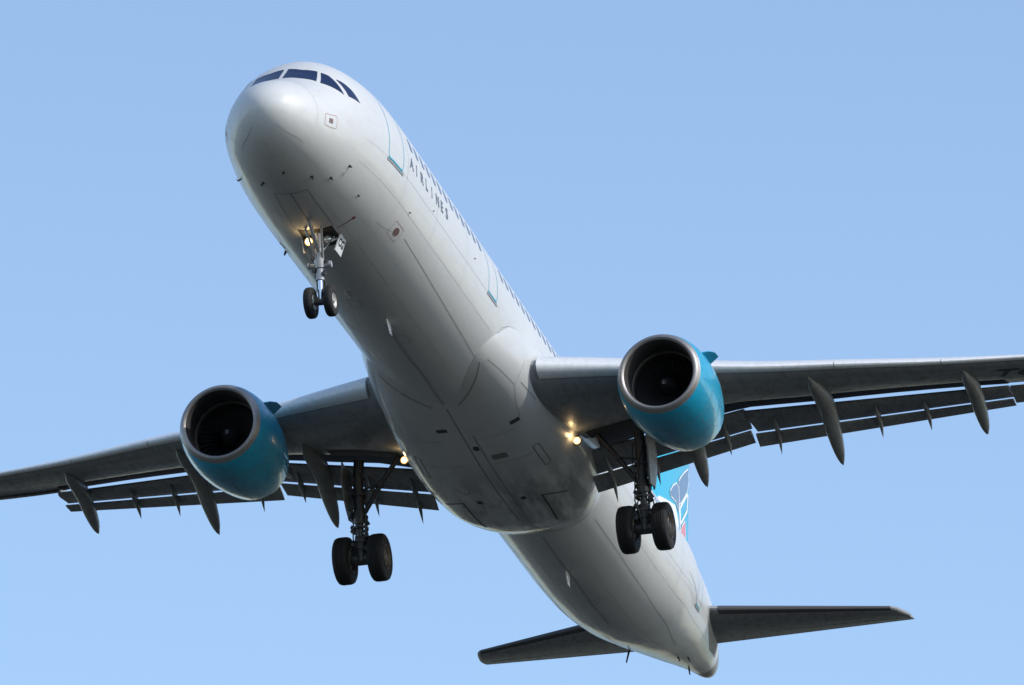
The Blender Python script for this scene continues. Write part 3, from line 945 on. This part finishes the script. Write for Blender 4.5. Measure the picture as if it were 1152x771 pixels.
def grow(p, d):
    cx = sum(q[0] for q in p) / len(p); cy = sum(q[1] for q in p) / len(p)
    o = []
    for x, y in p:
        l = math.hypot(x - cx, y - cy); o.append((cx + (x - cx) * (l + d) / l, cy + (y - cy) * (l + d) / l))
    return o
for sg in (1, -1):
    em = MB(); f = FP(sg)
    patch(em, f, WH, 0, off=.010, rings=3)
    for p in (F1, F2, F3, CO):
        ribbon(em, f, p, .085, 0, off=.014, closed=True, sub=3)
    ribbon(em, f, [(40.66, 4.6), (40.70, 4.0), (40.85, 3.4)], .09, 0, off=.012)
    patch(em, f, F1, 1, off=.018, rings=3); patch(em, f, F2, 1, off=.018, rings=3); patch(em, f, CO, 2, off=.018, rings=3)
    part(em, 'fin_emblem', [M['whitemark'], M['slate'], M['coral']], fin, weld=False)

# ------------------------------------------------------------------ nose gear
ng = MB()
ng.tube([(4.80, 0, -1.75), (4.93, 0, -2.2), (5.02, 0, -2.62)], [.085, .09, .095], 16)
ng.tube([(4.985, 0, -2.48), (5.03, 0, -2.68)], .135, 16)
ng.tube([(5.03, 0, -2.68), (5.045, 0, -3.0)], .10, 16)
ax_ = MB()
ax_.tube([(5.07, -.30, -3.555), (5.07, .30, -3.555)], .055, 12)
ax_.tube([(5.07, -.13, -3.555), (5.07, .13, -3.555)], .085, 14)
ng.tube([(5.03, -.24, -2.62), (5.03, .24, -2.62)], [.07, .07], 12)      # steering actuators
for s_ in (-1, 1):
    ng.lathe((5.0, s_ * .24, -2.62), (0, s_, 0), [(0, .085), (.06, .08), (.07, .0)], 12)
    ng.tube([(5.0, s_ * .08, -2.50), (4.45, s_ * .20, -1.85)], [.035, .03], 8)
    ng.tube([(4.97, s_ * .05, -2.3), (5.15, s_ * .33, -1.85)], .022, 8)
ng.tube([(4.98, 0, -2.35), (4.40, 0, -2.02), (3.95, 0, -1.80)], [.05, .045, .04], 10)
nose = part(ng, 'nose_gear', M['steel'])
part(ax_, 'axle', M['darksteel'], nose)
np_ = MB(); np_.tube([(5.04, 0, -2.98), (5.07, 0, -3.5)], .062, 16)
part(np_, 'oleo_piston', M['chrome'], nose)
nt_ = MB()
for s_ in (-1, 1):
    nt_.tube([(5.10, s_ * .07, -2.75), (5.34, s_ * .03, -3.05)], .024, 8)
    nt_.tube([(5.10, s_ * .07, -3.45), (5.34, s_ * .03, -3.05)], .024, 8)
nt_.tube([(5.34, -.06, -3.05), (5.34, .06, -3.05)], .03, 8)
for k in range(4):
    nt_.tube([(4.84 + .03 * k, .10 * math.cos(k * 1.7), -1.9), (4.97, .14 * math.cos(k * 1.7 + .5), -2.4), (5.02, .15 * math.cos(k * 1.7 + 1), -2.75), (5.07, .09 * math.cos(k * 1.7), -3.3)], .013, 6)
for z, y in ((-2.45, .15), (-2.55, -.16), (-2.75, .13), (-2.85, -.12)):
    nt_.box((4.98, y, z), (.10, .08, .10), rot=Matrix.Rotation(.4, 3, 'X'))
part(nt_, 'torque_link', M['darksteel'], nose)
for s_ in (-1, 1):
    cy = s_ * .25
    ty = MB()
    prof = [(-.09, .19), (-.106, .24), (-.11, .30), (-.10, .35), (-.07, .378), (-.03, .385)]
    for gv in (-.02, .02):
        prof += [(gv - .006, .386), (gv - .004, .378), (gv + .004, .378), (gv + .006, .386)]
    prof += [(.03, .385), (.07, .378), (.10, .35), (.11, .30), (.106, .24), (.09, .19)]
    ty.lathe((5.07, cy, -3.555), (0, 1, 0), prof, 40)
    part(ty, 'tyre', M['rubber'], nose)
    rm = MB()
    for q in (-1, 1):
        rm.lathe((5.07, cy, -3.555), (0, q, 0), [(.085, .192), (.098, .185), (.085, .165), (.06, .14), (.06, .07), (.09, .06), (.098, .045), (.10, 0)], 28)
    part(rm, 'wheel_rim', M['rim'], nose)
    # gear doors hinged on the bay edge, hanging down
    dr = MB()
    yh, yl = s_ * .50, s_ * .40; rows = []
    for k in (0, .5, 1):
        z = lerp(-1.80, -2.27, k); y = lerp(yh, yl, k)
        xa, xb = lerp(5.12, 4.98, k), lerp(5.58, 5.46, k)
        rows.append([Vector((xa, y, z)), Vector((xb, y, z)), Vector((xb, y - s_ * .03, z)), Vector((xa, y - s_ * .03, z))])
    dr.grid(rows, cv=True, caps=True)
    dr.tube([(5.2, yh - s_ * .04, -1.85), (5.0, s_ * .10, -2.1)], .018, 6)
    door = part(dr, 'gear_door', M['white'], nose)
    tv = MB()
    def put(u, v, s_=s_, yh=yh, yl=yl):
        k = .62 - v / .47 
        y = lerp(yh, yl, k) + s_ * .005
        xa = lerp(5.12, 4.98, k)
        uu = u if s_ < 0 else .46 - u
        return Vector((xa + uu, y, lerp(-1.80, -2.27, k)))
    put_text(tv, 'CG', .30, lambda u, v: put(u * .92 + .03, v), bold=.012)
    part(tv, 'registration_lettering', M['black'], nose, weld=False)
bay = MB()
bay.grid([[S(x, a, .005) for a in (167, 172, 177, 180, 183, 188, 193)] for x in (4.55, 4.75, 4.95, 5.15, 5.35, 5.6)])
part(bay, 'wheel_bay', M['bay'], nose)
for y, lit in ((.235, True), (-.235, False)):
    lp = MB(); o = Vector((4.86, y, -2.03)); fw = Vector((-.97, 0, -.24)).normalized()
    lp.lathe(o - fw * .12, fw, [(0, .02), (.03, .07), (.09, .105), (.12, .115), (.125, .10)], 22, 0)
    lp.lathe(o - fw * .012, fw, [(0, .10), (.010, .082), (.022, .04), (.026, 0)], 22, mlist=[2, 1, 1])
    lp.tube([o - fw * .08, (4.93, y * .3, -2.1)], .022, 8, 0)
    lm = part(lp, 'taxi_lamp', [M['darksteel'], M['lamp'] if lit else M['lampglass'], M['lampring'] if lit else M['lampglass']], nose, label='lit warm taxi lamp' if lit else 'unlit taxi lamp')
    if lit:
        pl = bpy.data.lights.new('taxi_lamp_glow', 'POINT')
        pl.energy = 4; pl.color = (1, .68, .32); pl.shadow_soft_size = .05
        po = bpy.data.objects.new('taxi_lamp_glow', pl); col.objects.link(po); po.parent = lm
        po.location = o + fw * .12 + Vector((0, 0, .02))
